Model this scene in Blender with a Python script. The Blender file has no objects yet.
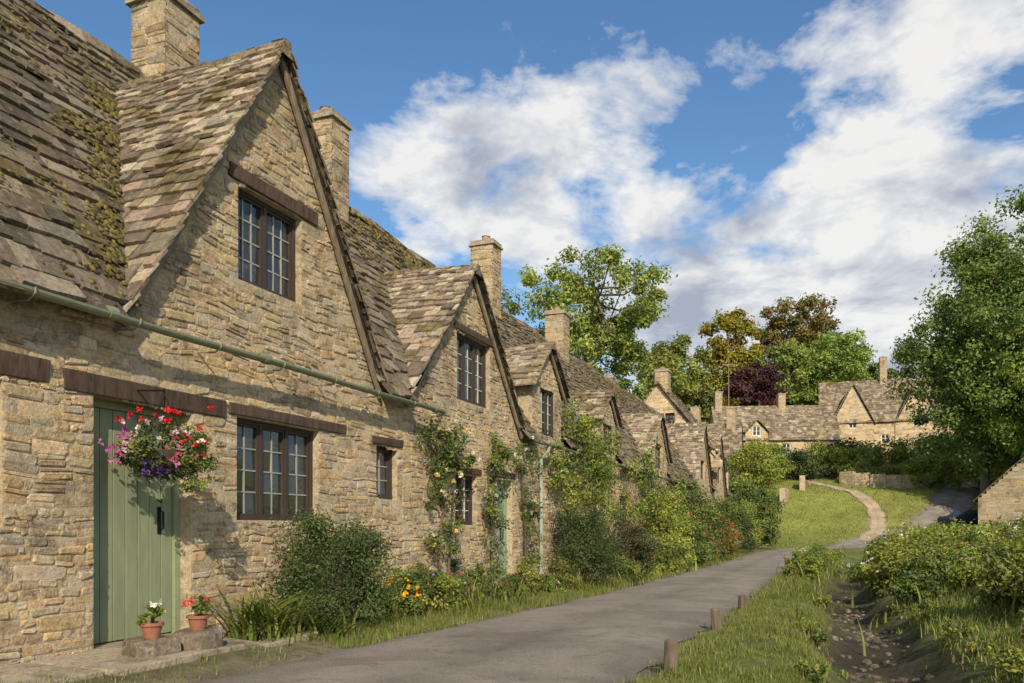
import bpy, math, random
import numpy as np
from mathutils import Vector
random.seed(7); rng=np.random.default_rng(7)
U_=random.uniform
TH=math.radians(21.7); C,S=math.cos(TH),math.sin(TH); CX=5.63
def R(x,s): return (C*(x-CX)+S*s, -S*(x-CX)+C*s)
def Rinv(X,Y): return (CX+C*X-S*Y, S*X+C*Y)
scene=bpy.context.scene
LK=scene.collection.objects.link

# ---------------------------------------------------------------- materials
def newmat(name,rough=.9):
    m=bpy.data.materials.new(name); m.use_nodes=True
    nt=m.node_tree; b=nt.nodes['Principled BSDF']; b.inputs['Roughness'].default_value=rough
    b.inputs['Specular IOR Level'].default_value=.3
    return m,nt,b
def N(nt,t,**k):
    n=nt.nodes.new(t)
    for a,v in k.items(): setattr(n,a,v)
    return n
def pos(nt): return N(nt,'ShaderNodeNewGeometry').outputs['Position']
def noise(nt,scale,detail=4,rough=.6,vec=None,dist=0):
    n=N(nt,'ShaderNodeTexNoise'); n.inputs['Scale'].default_value=scale; n.inputs['Detail'].default_value=detail
    n.inputs['Roughness'].default_value=rough; n.inputs['Distortion'].default_value=dist
    nt.links.new(vec if vec else pos(nt),n.inputs['Vector']); return n.outputs['Fac']
def ramp(nt,fac,stops):
    r=N(nt,'ShaderNodeValToRGB'); e=r.color_ramp.elements
    while len(e)<len(stops): e.new(.5)
    for el,(p,c) in zip(e,stops):
        el.position=p; el.color=(c,c,c,1) if not hasattr(c,'__len__') else (*c,1)
    nt.links.new(fac,r.inputs[0]); return r.outputs[0]
def mix(nt,fac,a,b,mode='MIX'):
    n=N(nt,'ShaderNodeMix',data_type='RGBA',blend_type=mode)
    for i,v in ((0,fac),(6,a),(7,b)):
        if hasattr(v,'links') or hasattr(v,'is_linked'): nt.links.new(v,n.inputs[i])
        elif i==0: n.inputs[0].default_value=v
        else: n.inputs[i].default_value=(*v,1)
    return n.outputs[2]
def bump(nt,b,h,strength=.5,dist=.01):
    n=N(nt,'ShaderNodeBump'); n.inputs['Strength'].default_value=strength; n.inputs['Distance'].default_value=dist
    nt.links.new(h,n.inputs['Height']); nt.links.new(n.outputs[0],b.inputs['Normal'])
def attr(nt): 
    return N(nt,'ShaderNodeAttribute',attribute_name='Col').outputs['Color']

m_stone,nt,b=newmat('cotswold_stone',.92)
nf=noise(nt,26,4,.75)
c=mix(nt,1,attr(nt),ramp(nt,nf,[(.25,.48),(.5,.98),(.75,1.35)]),'MULTIPLY')
nl=noise(nt,1.3,5,.7,dist=.6)
c=mix(nt,1,c,ramp(nt,nl,[(.32,(.58,.55,.53)),(.46,(.98,.95,.90)),(.6,(1.14,1.07,.96)),(.72,(.92,.92,.92))]),'MULTIPLY')
nm=noise(nt,6,6,.82)
c=mix(nt,ramp(nt,nm,[(.52,0),(.62,.6)]),c,(.52,.465,.375))
c=mix(nt,ramp(nt,nm,[(.35,.8),(.45,0)]),c,(.15,.115,.075))
nt.links.new(c,b.inputs['Base Color']); bump(nt,b,noise(nt,38,4,.8),1,.024)

m_tile,nt,b=newmat('stone_roof_tile',.93)
c=mix(nt,1,attr(nt),ramp(nt,noise(nt,22,4,.75),[(.25,.4),(.7,1.35)]),'MULTIPLY')
nm=noise(nt,8,6,.82)
c=mix(nt,ramp(nt,nm,[(.55,0),(.62,.5)]),c,(.36,.33,.26))
c=mix(nt,ramp(nt,noise(nt,1.2,6,.75,dist=.5),[(.52,0),(.60,.85)]),c,mix(nt,ramp(nt,nm,[(.4,0),(.6,1)]),(.06,.045,.022),(.17,.13,.03)))
nt.links.new(c,b.inputs['Base Color']); bump(nt,b,noise(nt,42,4,.8),1,.018)

def simple(name,rough,lo,hi,sc,bs=.4,bd=.004,stretch=None):
    m,nt,b=newmat(name,rough); p=pos(nt)
    if stretch:
        mp=N(nt,'ShaderNodeMapping'); mp.inputs['Scale'].default_value=stretch; nt.links.new(p,mp.inputs[0]); p=mp.outputs[0]
    n=noise(nt,sc,5,.7,p)
    nt.links.new(mix(nt,1,attr(nt),ramp(nt,n,[(.25,lo),(.75,hi)]),'MULTIPLY'),b.inputs['Base Color'])
    bump(nt,b,n,bs,bd); return m
m_wood=simple('weathered_timber',.8,.4,1.6,14,.9,.014,(1,1,.25))
m_paint=simple('worn_paint',.55,.75,1.15,9,.2,.003,(1,1,.2))
m_terra=simple('terracotta',.85,.7,1.2,25)
m_moss=simple('moss',1,.5,1.5,30,.9,.02)
m_metal,nt,b=newmat('dark_iron',.5); b.inputs['Base Color'].default_value=(.02,.02,.02,1); b.inputs['Metallic'].default_value=.6
m_bark=simple('bark',.95,.5,1.4,12,.9,.03,(1,1,.3))
m_carp=simple('car_paint',.25,.95,1.05,4,0,.001)
m_glass,nt,b=newmat('window_glass',.06); b.inputs['Base Color'].default_value=(.03,.035,.035,1); b.inputs['Specular IOR Level'].default_value=.6
b.inputs['IOR'].default_value=1.6; bump(nt,b,noise(nt,5,2),.15,.03)

m_leaf,nt,b=newmat('leaves',.5)
a=attr(nt); nt.links.new(a,b.inputs['Base Color']); b.inputs['Specular IOR Level'].default_value=.3
tr=N(nt,'ShaderNodeBsdfTranslucent'); nt.links.new(mix(nt,1,a,(1.2,1.25,.6),'MULTIPLY'),tr.inputs[0])
ms=N(nt,'ShaderNodeMixShader'); ms.inputs[0].default_value=.28
nt.links.new(b.outputs[0],ms.inputs[1]); nt.links.new(tr.outputs[0],ms.inputs[2]); nt.links.new(ms.outputs[0],nt.nodes['Material Output'].inputs[0])

m_ground,nt,b=newmat('grass_ground',1)
c=mix(nt,1,attr(nt),ramp(nt,noise(nt,6,5,.75),[(.3,.55),(.7,1.4)]),'MULTIPLY')
c=mix(nt,1,c,ramp(nt,noise(nt,.35,3,.6),[(.3,.75),(.7,1.25)]),'MULTIPLY')
nt.links.new(c,b.inputs['Base Color']); bump(nt,b,noise(nt,18,5,.75),1,.06)

m_road,nt,b=newmat('asphalt',.9)
c=mix(nt,ramp(nt,noise(nt,.7,5,.65,dist=.8),[(.38,0),(.62,1)]),(.185,.162,.137),(.275,.243,.207))
c=mix(nt,1,c,ramp(nt,noise(nt,110,3,.75),[(.3,.3),(.7,1.65)]),'MULTIPLY')
nr=noise(nt,3.2,6,.8,dist=1)
c=mix(nt,ramp(nt,nr,[(.55,0),(.62,.55)]),c,(.11,.10,.085))
c=mix(nt,ramp(nt,nr,[(.34,.5),(.43,0)]),c,(.34,.295,.24))
nt.links.new(mix(nt,1,c,attr(nt),'MULTIPLY'),b.inputs['Base Color']); bump(nt,b,noise(nt,80,3,.8),.9,.016)

# ---------------------------------------------------------------- mesh helpers
class MB:
    def __init__(s): s.v=[];s.f=[];s.c=[];s.m=[]
    def add(s,vs,fs,col,mat=0):
        o=len(s.v); s.v+= [tuple(p) for p in vs]; s.c+=[(*col,1)]*len(vs)
        s.f+=[tuple(i+o for i in f) for f in fs]; s.m+=[mat]*len(fs)
    def box(s,x0,x1,y0,y1,z0,z1,col,mat=0,M=None,j=0,skip=()):
        vs=[(x,y,z) for z in (z0,z1) for x,y in ((x0,y0),(x1,y0),(x1,y1),(x0,y1))]
        if j: vs=[tuple(q+U_(-j,j) for q in p) for p in vs]
        if M: vs=[M(*p) for p in vs]
        s.add(vs,[(3,2,1,0),(4,5,6,7),(0,1,5,4),(1,2,6,5),(2,3,7,6),(3,0,4,7)],col,mat)
    def tube(s,pts,rad,col,mat=0,n=7):
        rings=[]; pts=[Vector(p) for p in pts]
        for i,p in enumerate(pts):
            d=(pts[min(i+1,len(pts)-1)]-pts[max(i-1,0)]).normalized()
            a=d.orthogonal().normalized(); bb=d.cross(a); r=rad[i] if hasattr(rad,'__len__') else rad
            rings+=[p+(a*math.cos(t)+bb*math.sin(t))*r for t in [2*math.pi*k/n for k in range(n)]]
        fs=[]
        for i in range(len(pts)-1):
            for k in range(n): fs.append((i*n+k,i*n+(k+1)%n,(i+1)*n+(k+1)%n,(i+1)*n+k))
        fs+=[tuple(range(n-1,-1,-1)),tuple((len(pts)-1)*n+k for k in range(n))]
        s.add(rings,fs,col,mat)
    def lathe(s,c,prof,col,mat=0,n=18):
        vs=[];fs=[]
        for r,z in prof: vs+=[(c[0]+r*math.cos(2*math.pi*k/n),c[1]+r*math.sin(2*math.pi*k/n),c[2]+z) for k in range(n)]
        for i in range(len(prof)-1):
            for k in range(n): fs.append((i*n+k,i*n+(k+1)%n,(i+1)*n+(k+1)%n,(i+1)*n+k))
        s.add(vs,fs,col,mat)
    def obj(s,name,mats,parent=None,row=False,smooth=False,bevel=0):
        me=bpy.data.meshes.new(name); me.from_pydata(s.v,[],s.f)
        for m in mats: me.materials.append(m)
        me.polygons.foreach_set('material_index',s.m)
        if smooth: me.polygons.foreach_set('use_smooth',[True]*len(s.f))
        ca=me.color_attributes.new('Col','FLOAT_COLOR','POINT'); ca.data.foreach_set('color',np.array(s.c,dtype='f').ravel())
        o=bpy.data.objects.new(name,me); LK(o)
        if parent: o.parent=parent
        elif row: place_row(o)
        if bevel:
            bm=o.modifiers.new('bevel','BEVEL'); bm.width=bevel; bm.segments=2; bm.limit_method='ANGLE'
        return o
def place_row(o):
    X,Y=R(0,0); o.location=(X,Y,0); o.rotation_euler=(0,0,-TH)
def empty(name,row=False,loc=None,rz=0):
    o=bpy.data.objects.new(name,None); LK(o)
    if row: place_row(o)
    if loc: o.location=loc; o.rotation_euler=(0,0,rz)
    return o
def jc(c,a=.12):
    k=1+U_(-a,a); return tuple(max(0,q*k*(1+U_(-a*.25,a*.25))) for q in c)

STONES=[(.51,.405,.25),(.49,.40,.26),(.43,.355,.24),(.57,.47,.31),(.46,.34,.195),(.38,.325,.235),(.55,.475,.355),(.51,.39,.225),(.34,.265,.175),(.54,.41,.235),(.44,.38,.29)]
MORTAR=(.50,.425,.31)
def wob(a,z): return .02*math.sin(a*1.3+z*2.1)+.014*math.sin(a*4.7+z*1.1+1)+.008*math.sin(a*9.7+z*5)
def stonewall(mb,M,z0,ztop,spans,openings,hs=(.045,.125),depth=.3,dark=1,stones=True,fine=True):
    """M(a,z,d): point; spans(z)->list of (a0,a1)"""
    levels=sorted(set([q for o in openings for q in (o[2],o[3])]+[ztop]))
    z=z0
    while z<ztop-.01:
        h=U_(*hs)
        for l in levels:
            if z+.03<l<z+h+.035: h=l-z; break
        zm=z+h/2; iv=list(spans(zm))
        for o in openings:
            if o[2]-.001<zm<o[3]+.001:
                nv=[]
                for a,b2 in iv:
                    if o[1]<=a or o[0]>=b2: nv.append((a,b2)); continue
                    if o[0]>a+.02: nv.append((a,o[0]))
                    if o[1]<b2-.02: nv.append((o[1],b2))
                iv=nv
        for a0,a1 in iv:
            if a1-a0<.02: continue
            mb.add([M(a,zz,d) for zz in (z,z+h) for a,d in ((a0,0),(a1,0),(a1,-depth),(a0,-depth))],
                   [(3,2,1,0),(4,5,6,7),(0,1,5,4),(1,2,6,5),(2,3,7,6),(3,0,4,7)],tuple(q*dark for q in jc(MORTAR,.04)))
            if not stones: continue
            a=a0
            while a<a1-.01:
                w=max(.06,h*U_(.8,3.0)) if U_(0,1)<.85 else h*U_(3,4.2)
                if a+w>a1-.07: w=a1-a
                parts=[(z,z+h)]
                if h>.09 and U_(0,1)<.4: q=z+h*U_(.35,.65); parts=[(z,q),(q,z+h)]
                for p0,p1 in parts:
                    g=U_(.001,.009); e0=a<=a0+.001; e1=a+w>=a1-.001
                    x0,x1,y0,y1=a+g,a+w-g,p0+g+U_(-.010,.007),p1-g+U_(-.007,.010)
                    hh,ww=y1-y0,x1-x0; d=U_(-.002,.017); ch=min(.014,hh*.2); jj=.008 if fine else .004
                    cu=min(hh,ww)*U_(.15,.38); cv=min(hh,ww)*U_(.12,.36)
                    if fine: ring=[(x0+cu,y0),(x1-cv,y0),(x1,y0+cv),(x1,y1-cu),(x1-cu,y1),(x0+cv,y1),(x0,y1-cv),(x0,y0+cu)]
                    else: ring=[(x0,y0),(x1,y0),(x1,y1),(x0,y1)]
                    ring=[(p+U_(-jj,jj)*(0 if (e0 and p<x0+.01) or (e1 and p>x1-.01) else 1),q+U_(-jj,jj)) for p,q in ring]
                    n=len(ring); cx,cy=(x0+x1)/2,(y0+y1)/2; fx=1-2*ch/max(ww,.03); fy=1-2*ch/max(hh,.03)
                    ins=[(cx+(p-cx)*fx,cy+(q-cy)*fy) for p,q in ring]
                    vs=[M(p,q+wob(p,q),-.01) for p,q in ring]+[M(p,q+wob(p,q),d*.5) for p,q in ring]+[M(p,q+wob(p,q),d+U_(-.003,.003)) for p,q in ins]
                    fs=[(i,(i+1)%n,n+(i+1)%n,n+i) for i in range(n)]+[(n+i,n+(i+1)%n,2*n+(i+1)%n,2*n+i) for i in range(n)]+[tuple(range(2*n,3*n))]
                    mb.add(vs,fs,tuple(q*dark for q in jc(random.choice(STONES),.14)))
                a+=w
        z+=h

TILES=[(.22,.175,.125),(.17,.14,.105),(.26,.215,.155),(.14,.115,.085),(.30,.25,.185),(.20,.155,.10),(.115,.09,.065)]
def sag(p):
    return .04*math.sin(p[1]*.8+p[0])+.025*math.sin(p[1]*2.1+p[2]*1.5)+.01*math.sin(p[1]*5.1+p[2]*4)
def tiles(mb,P0,U,V,W,L,clip=None,e0=.25,e1=.13,wsc=1,bright=1,th=.03,M=None,sg=sag):
    P0,U,V=Vector(P0),Vector(U).normalized(),Vector(V).normalized(); Nn=U.cross(V)
    t=-.04
    while t<L:
        e=(e0+(e1-e0)*max(0,t)/L)*U_(.85,1.15); a=-U_(0,.03); st=True
        rowt=U_(-.01,.01)
        while a<W:
            w=U_(.13,.38)*wsc*(1.15-.4*max(0,t)/L)
            if st: w*=U_(.4,1); st=False
            if a+w>W-.05: w=W-a+U_(0,.025)
            cpt=P0+U*(a+w/2)+V*(t+e*.4)
            if not clip or clip(cpt):
                tj=rowt+U_(-.026,.026); r=U_(0,.02); tt=th*U_(.6,1.5); sk=U_(-.018,.018)
                t1=min(t+e*1.4,L+.02)
                g=.004
                q=[(a+g,t+tj,.022+r),(a+w-g,t+tj+sk,.022+r+U_(-.012,.012)),(a+w-g,t1,.0),(a+g,t1,.0)]
                vs=[P0+U*x+V*y+Nn*n for x,y,n in q]+[P0+U*(x+U_(-.008,.008))+V*(y+(.008 if i<2 else 0))+Nn*(n+tt) for i,(x,y,n) in enumerate(q)]
                if sg:
                    for v in vs: v.z+=sg(cpt)
                if M: vs=[M(*v) for v in vs]
                mb.add(vs,[(4,5,6,7),(0,1,5,4),(1,2,6,5),(3,0,4,7)],tuple(k*bright for k in jc(random.choice(TILES),.22)))
            a+=w
        t+=e
def ridge(mb,A,B,M=None,bright=1.1,sg=sag,w=.13):
    A,B=Vector(A),Vector(B); D=(B-A); L=D.length; D.normalize(); side=D.cross(Vector((0,0,1))).normalized(); a=0
    while a<L:
        l=min(U_(.3,.5),L-a+.02); p=A+D*a; q=A+D*(a+l-.012); k=U_(-.018,.018)
        vs=[]
        for o in (p,q):
            z=(sg(o) if sg else 0)+k
            vs+=[o+side*w+Vector((0,0,z-.13)),o+side*.05+Vector((0,0,z+.045)),o-side*.05+Vector((0,0,z+.045)),o-side*w+Vector((0,0,z-.13))]
        if M: vs=[M(*v) for v in vs]
        mb.add(vs,[(0,1,5,4),(1,2,6,5),(2,3,7,6),(3,2,1,0),(4,5,6,7)],tuple(c*bright for c in jc(random.choice(TILES),.15)))
        a+=l

WOODC=(.075,.05,.036)
def window(mb,M,a0,a1,z0,z1,lights=2,cols=2,rows=4,rec=.11,frame=(.055,.042,.035),bar=(.30,.30,.27),fw=.045,bw=.008):
    def bx(x0,x1,y0,y1,d0,d1,col,mat=0):
        mb.add([M(a,z,d) for z in (y0,y1) for a,d in ((x0,d1),(x1,d1),(x1,d0),(x0,d0))],
               [(3,2,1,0),(4,5,6,7),(0,1,5,4),(1,2,6,5),(2,3,7,6),(3,0,4,7)],col,mat)
    D=-rec
    bx(a0-.01,a1+.01,z1-fw,z1+.01,D-.06,D+.03,frame); bx(a0-.01,a1+.01,z0-.01,z0+fw,D-.06,D+.035,frame)
    bx(a0-.01,a0+fw,z0+fw,z1-fw,D-.06,D+.03,frame); bx(a1-fw,a1+.01,z0+fw,z1-fw,D-.06,D+.03,frame)
    x0,x1=a0+fw,a1-fw; lw=(x1-x0)/lights
    for i in range(lights):
        la,lb=x0+i*lw,x0+(i+1)*lw
        if i: bx(la-.022,la+.022,z0+fw,z1-fw,D-.055,D+.024,frame)
        f2=.026; ia,ib=la+(.022 if i else 0),lb-(.022 if i<lights-1 else 0)
        bx(ia,ib,z1-fw-f2,z1-fw,D-.05,D+.012,frame); bx(ia,ib,z0+fw,z0+fw+f2,D-.05,D+.012,frame)
        bx(ia,ia+f2,z0+fw+f2,z1-fw-f2,D-.05,D+.012,frame); bx(ib-f2,ib,z0+fw+f2,z1-fw-f2,D-.05,D+.012,frame)
        ga,gb,gz0,gz1=ia+f2,ib-f2,z0+fw+f2,z1-fw-f2
        for c in range(cols):
            for r in range(rows):
                p0,p1=ga+(gb-ga)*c/cols,ga+(gb-ga)*(c+1)/cols; q0,q1=gz0+(gz1-gz0)*r/rows,gz0+(gz1-gz0)*(r+1)/rows
                tx,tz=U_(-.005,.005),U_(-.005,.005)
                mb.add([M(p0,q0,D-.02-tx-tz),M(p1,q0,D-.02+tx-tz),M(p1,q1,D-.02+tx+tz),M(p0,q1,D-.02-tx+tz)],[(0,1,2,3)],(0,0,0),1)
        for c in range(1,cols):
            p=ga+(gb-ga)*c/cols; bx(p-bw,p+bw,gz0,gz1,D-.03,D-.008,bar)
        for r in range(1,rows):
            q=gz0+(gz1-gz0)*r/rows; bx(ga,gb,q-bw,q+bw,D-.031,D-.0095,bar)

EX,EZ,RX,RZ=.2,2.78,-2.8,6.95
SL=(RZ-EZ)/(EX-RX)
def xmain(z): return EX-(z-EZ)/SL
Mf=lambda a,z,d:(d,a,z)
ALLG=[]
def chimney(mb,x,s,z0,z1,wx,ws,pot=True,cap=.06):
    for M,(a0,a1) in ((lambda a,z,d:(x+wx/2+d,a,z),(s-ws/2,s+ws/2)),(lambda a,z,d:(a,s-ws/2-d,z),(x-wx/2,x+wx/2)),
                      (lambda a,z,d:(x-wx/2-d,a,z),(s-ws/2,s+ws/2)),(lambda a,z,d:(a,s+ws/2+d,z),(x-wx/2,x+wx/2))):
        stonewall(mb,M,z0,z1,lambda z,a0=a0,a1=a1:[(a0,a1)],[],hs=(.08,.15),depth=.05,dark=.85)
    mb.box(x-wx/2-.05,x+wx/2+.05,s-ws/2-.05,s+ws/2+.05,z1,z1+cap,(.36,.32,.25),0,j=.008)
    mb.box(x-wx/2-.01,x+wx/2+.01,s-ws/2-.01,s+ws/2+.01,z1+cap,z1+cap+.08,(.30,.27,.22),0,j=.01)
    if pot:
        mb.lathe((x,s,z1+cap+.08),[(.12,0),(.11,.05),(.10,.14),(.12,.16),(.08,.16),(.08,0)],(.33,.24,.17),0,12)

def cottage(s0,s1,gables,openings,wins,lintels,chims,zb=-.7,bright=1,fine=True):
    par=empty('stone_cottage',row=True)
    w=MB()
    eave=2.86
    def spans(z):
        if z<eave: return [(s0,s1)]
        out=[]
        for g in gables:
            if z<g['ze']: out.append((g['sc']-g['wh'],g['sc']+g['wh']))
            else:
                k=g['wh']*(1-(z-g['ze'])/(g['zp']-g['ze']))-.03
                if k>.06: out.append((g['sc']-k,g['sc']+k))
        return out
    top=max([g['zp'] for g in gables]+[eave])
    ops=[o for o in openings]
    stonewall(w,Mf,zb,eave,spans,[o for o in ops if o[2]<eave],fine=fine)
    if gables: stonewall(w,Mf,eave,top,spans,[o for o in ops if o[3]>eave and o[2]>=eave-.01] or [],hs=(.04,.1),fine=fine,dark=.92)
    for g in gables:
        if g['ze']>3:
            for sg_ in (-1,1):
                yy=g['sc']+sg_*(g['wh']-.02)
                w.add([(-.02,yy,2.8),(-.02,yy,g['ze']+.1),(xmain(g['ze'])-.2,yy,g['ze']+.1),(xmain(2.8)-.4,yy,2.8)],[(0,1,2,3)],(.42,.36,.27))
    w.obj('walls',[m_stone],par)
    r=MB()
    def cm(p):
        for g in ALLG:
            ds=abs(p[1]-g['sc'])
            if p[2]<g['ze']+.02:
                if ds<g['wh']-.02: return False
            elif ds<g['half']*(1-(p[2]-g['ze'])/(g['zp']-g['ze']))-.12: return False
        return True
    V=(RX-EX,0,RZ-EZ); L=math.hypot(RX-EX,RZ-EZ)
    tiles(r,(EX+.0,s0,EZ-.02),(0,1,0),V,s1-s0,L,cm,bright=.82*bright)
    r.add([(-.05,s0,EZ+.25*SL-.04),(-.05,s1,EZ+.25*SL-.04),(RX,s1,RZ-.05),(RX,s0,RZ-.05)],[(0,1,2,3)],(.05,.04,.03))
    r.add([(2*RX,s0,EZ),(2*RX,s1,EZ),(RX,s1,RZ-.02),(RX,s0,RZ-.02)],[(0,1,2,3)],(.16,.13,.1))
    ridge(r,(RX,s0,RZ),(RX,s1,RZ))
    tb=MB()
    for g in gables:
        sc,h,ze,zp=g['sc'],g['half'],g['ze'],g['zp']; xf=.15
        Lg=math.hypot(h,zp-ze)
        back=xmain(zp)-.3; ln=xf-back
        cg=lambda p:p[0]>xmain(p[2])-.16
        tiles(r,(back,sc-h,ze),(1,0,0),(0,h,zp-ze),ln,Lg,cg,e0=.20,e1=.11,wsc=.85,bright=1.55*bright)  # left slope: sunlight painted into the tile colour, lighter than the right slope
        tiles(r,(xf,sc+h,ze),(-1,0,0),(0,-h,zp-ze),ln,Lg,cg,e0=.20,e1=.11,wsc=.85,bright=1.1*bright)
        for k in (-1,1):
            r.add([(.1,sc+k*h,ze-.03),(.1,sc,zp-.03),(xmain(zp)-.05,sc,zp-.03),(xmain(ze)-.05,sc+k*h,ze-.03)],[(0,1,2,3)],(.05,.04,.03))
        ridge(r,(xf+.01,sc,zp-.01),(back,sc,zp-.01),w=.1)
        bw=.08
        for k in (-1,1):
            A=Vector((0,sc+k*(h+.0),ze-.05)); B=Vector((0,sc,zp-.05)); D=(B-A).normalized(); Dn=Vector((0,-k*D.z,-abs(D.y)))
            n=Dn*bw
            e=.003 if k>0 else 0
            vs=[Vector((x,0,0))+p for x in (.03+e,.075+e) for p in (A,B,B+Vector((0,0,-bw/abs(D.y)*.98)) ,A+n)]
            tb.add(vs,[(3,2,1,0),(4,5,6,7),(0,1,5,4),(1,2,6,5),(2,3,7,6),(3,0,4,7)],jc((.22,.18,.13),.1))
    r.obj('roof',[m_tile],par)
    for (a0,a1,z0,z1) in lintels: tb.box(-.12,.03,a0,a1,z0,z1,jc(WOODC),0,j=.01)
    tb.obj('timber_lintels',[m_wood],par,bevel=.008)
    wb=MB()
    for k in wins:
        kw=k[4] if len(k)>4 else {}
        window(wb,Mf,*k[:4],**kw)
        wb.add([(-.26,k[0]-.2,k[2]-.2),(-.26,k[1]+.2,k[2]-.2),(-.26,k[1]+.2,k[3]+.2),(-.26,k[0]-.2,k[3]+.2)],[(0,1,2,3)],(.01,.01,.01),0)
    wb.obj('windows',[m_paint,m_glass],par)
    for i,ch in enumerate(chims):
        cb=MB(); chimney(cb,*ch); cb.obj('chimney',[m_stone],par)
    return par
def gd(sc,half,zp,ze=2.82,wh=None,**k): return dict(sc=sc,half=half,zp=zp,ze=ze,wh=wh if wh else half-.03,**k)
G1=[gd(7.17,2.13,6.3)]; G2=[gd(12.25,2.3,5.38)]; G3=[gd(16.2,1.12,4.9,3.9,.95)]
G3b=[gd(21.2,1.0,4.7,3.85,.82)]; G4=[gd(28.2,1.7,5.0,3.4,1.5)]; G5=[gd(38.6,2.6,5.9),gd(44.6,2.4,6.1)]
ALLG=G1+G2+G3+G3b+G4+G5
W1=[(6.57,7.62,3.57,4.55,dict(lights=2,cols=3,rows=4)),(6.55,7.95,1.10,2.16,dict(lights=3,cols=2,rows=4)),(9.25,9.8,1.40,2.12,dict(lights=1,cols=2,rows=3)),
    (2.7,4.06,1.0,2.13,dict(lights=3,cols=2,rows=4,rec=.2))]
c1=cottage(-6,9.95,G1,[w[:4] for w in W1]+[(4.84,5.92,-.7,2.12)],W1,
   [(6.42,7.9,4.56,4.71),(6.42,8.5,2.18,2.30),(9.12,9.93,2.14,2.24),(4.55,6.36,2.13,2.29),(2.5,4.42,2.15,2.33)],
   [(-2.7,8.3,6.2,7.95,.6,.6),(-2.7,12.0,6.2,8.15,.6,.52)])
W2=[(11.73,13.08,3.1,4.22,dict(lights=3,cols=2,rows=4,bar=(.5,.5,.46),fw=.05)),(11.66,12.5,1.05,1.88,dict(lights=2,cols=2,rows=4,bar=(.6,.6,.55)))]
c2=cottage(9.95,15.15,G2,[w[:4] for w in W2]+[(13.45,14.15,-.7,1.9)],W2,[(11.6,13.2,4.23,4.34),(11.5,12.65,1.9,2.0),(13.3,14.3,1.92,2.04)],[(-2.7,19.1,6.2,8.25,.62,.55)])
W3=[(15.75,16.65,2.95,3.95,dict(lights=2,cols=2,rows=4,rec=.05,bar=(.5,.5,.46))),(20.7,21.7,2.95,3.8,dict(lights=2,cols=2,rows=3,rec=.05)),(17.5,18.6,1.0,1.9),(22.5,23.6,1.0,1.9)]
c3=cottage(15.15,25,G3+G3b,[w[:4] for w in W3]+[(19.6,20.4,-.7,1.8)],W3,[(17.4,18.7,1.92,2.03)],[(-2.7,24.95,6.2,7.9,.65,.6)])
W4=[(27.6,28.8,3.05,3.9),(26.2,27.3,1,1.9),(31,32.2,1,1.9)]
c4=cottage(25,36,G4,[w[:4] for w in W4]+[(33.6,34.4,-.7,1.7)],W4,[(26,27.5,1.92,2.04)],[],fine=False)
W5=[(38.0,39.2,3.2,4.1),(44,45.2,3.3,4.2),(38.0,39.3,.8,1.8),(45,46.3,.8,1.8),(42.4,43.2,.9,1.8)]
c5=cottage(36,49,G5,[w[:4] for w in W5]+[(41.0,41.8,-.7,1.6)],W5,[],[(-2.6,42.2,8.0,9.1,.7,.7),(-5.6,42.4,5.5,9.0,.6,.6)],fine=False)
e=MB()
stonewall(e,lambda a,z,d:(a,41.8-d,z),4.0,8.5,lambda z:[(-2.8-k,-2.8+k) for k in [min(3.3,3.3*(8.5-z)/4.2)] if k>.05],[(-2.4,-1.9,6.2,6.9)],hs=(.12,.2),fine=False,dark=1.1)
e.add([(-2.4,41.9,6.2),(-1.9,41.9,6.2),(-1.9,41.9,6.9),(-2.4,41.9,6.9)],[(0,1,2,3)],(.02,.02,.02))
e.obj('end_gable_wall',[m_stone],c5)
e=MB(); tiles(e,(.55,41.6,4.2),(0,1,0),(-3.35,0,4.35),7.4,5.45,lambda p:p[0]<0.1,e0=.28,e1=.18)
e.add([(-6.1,41.7,4.2),(-6.1,49,4.2),(-2.8,49,8.45),(-2.8,41.7,8.45)],[(0,1,2,3)],(.16,.13,.1))
e.add([(.2,41.7,4.5),(.2,49,4.5),(-2.8,49,8.45),(-2.8,41.7,8.45)],[(0,1,2,3)],(.06,.05,.04))
ridge(e,(-2.8,41.6,8.55),(-2.8,49,8.55)); e.obj('tall_roof',[m_tile],c5)
e=MB(); stonewall(e,lambda a,z,d:(-a,49+d,z),-.7,8.4,lambda z:[(0,5.6)] if z<4.2 else [(2.8-k,2.8+k) for k in [2.8*(8.5-z)/4.3] if k>.1],[],hs=(.15,.25),stones=False)
e.box(-5.6,-5.3,-6,49,-.7,2.85,(.34,.29,.2)); e.obj('rear_walls',[m_stone],c5)

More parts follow.
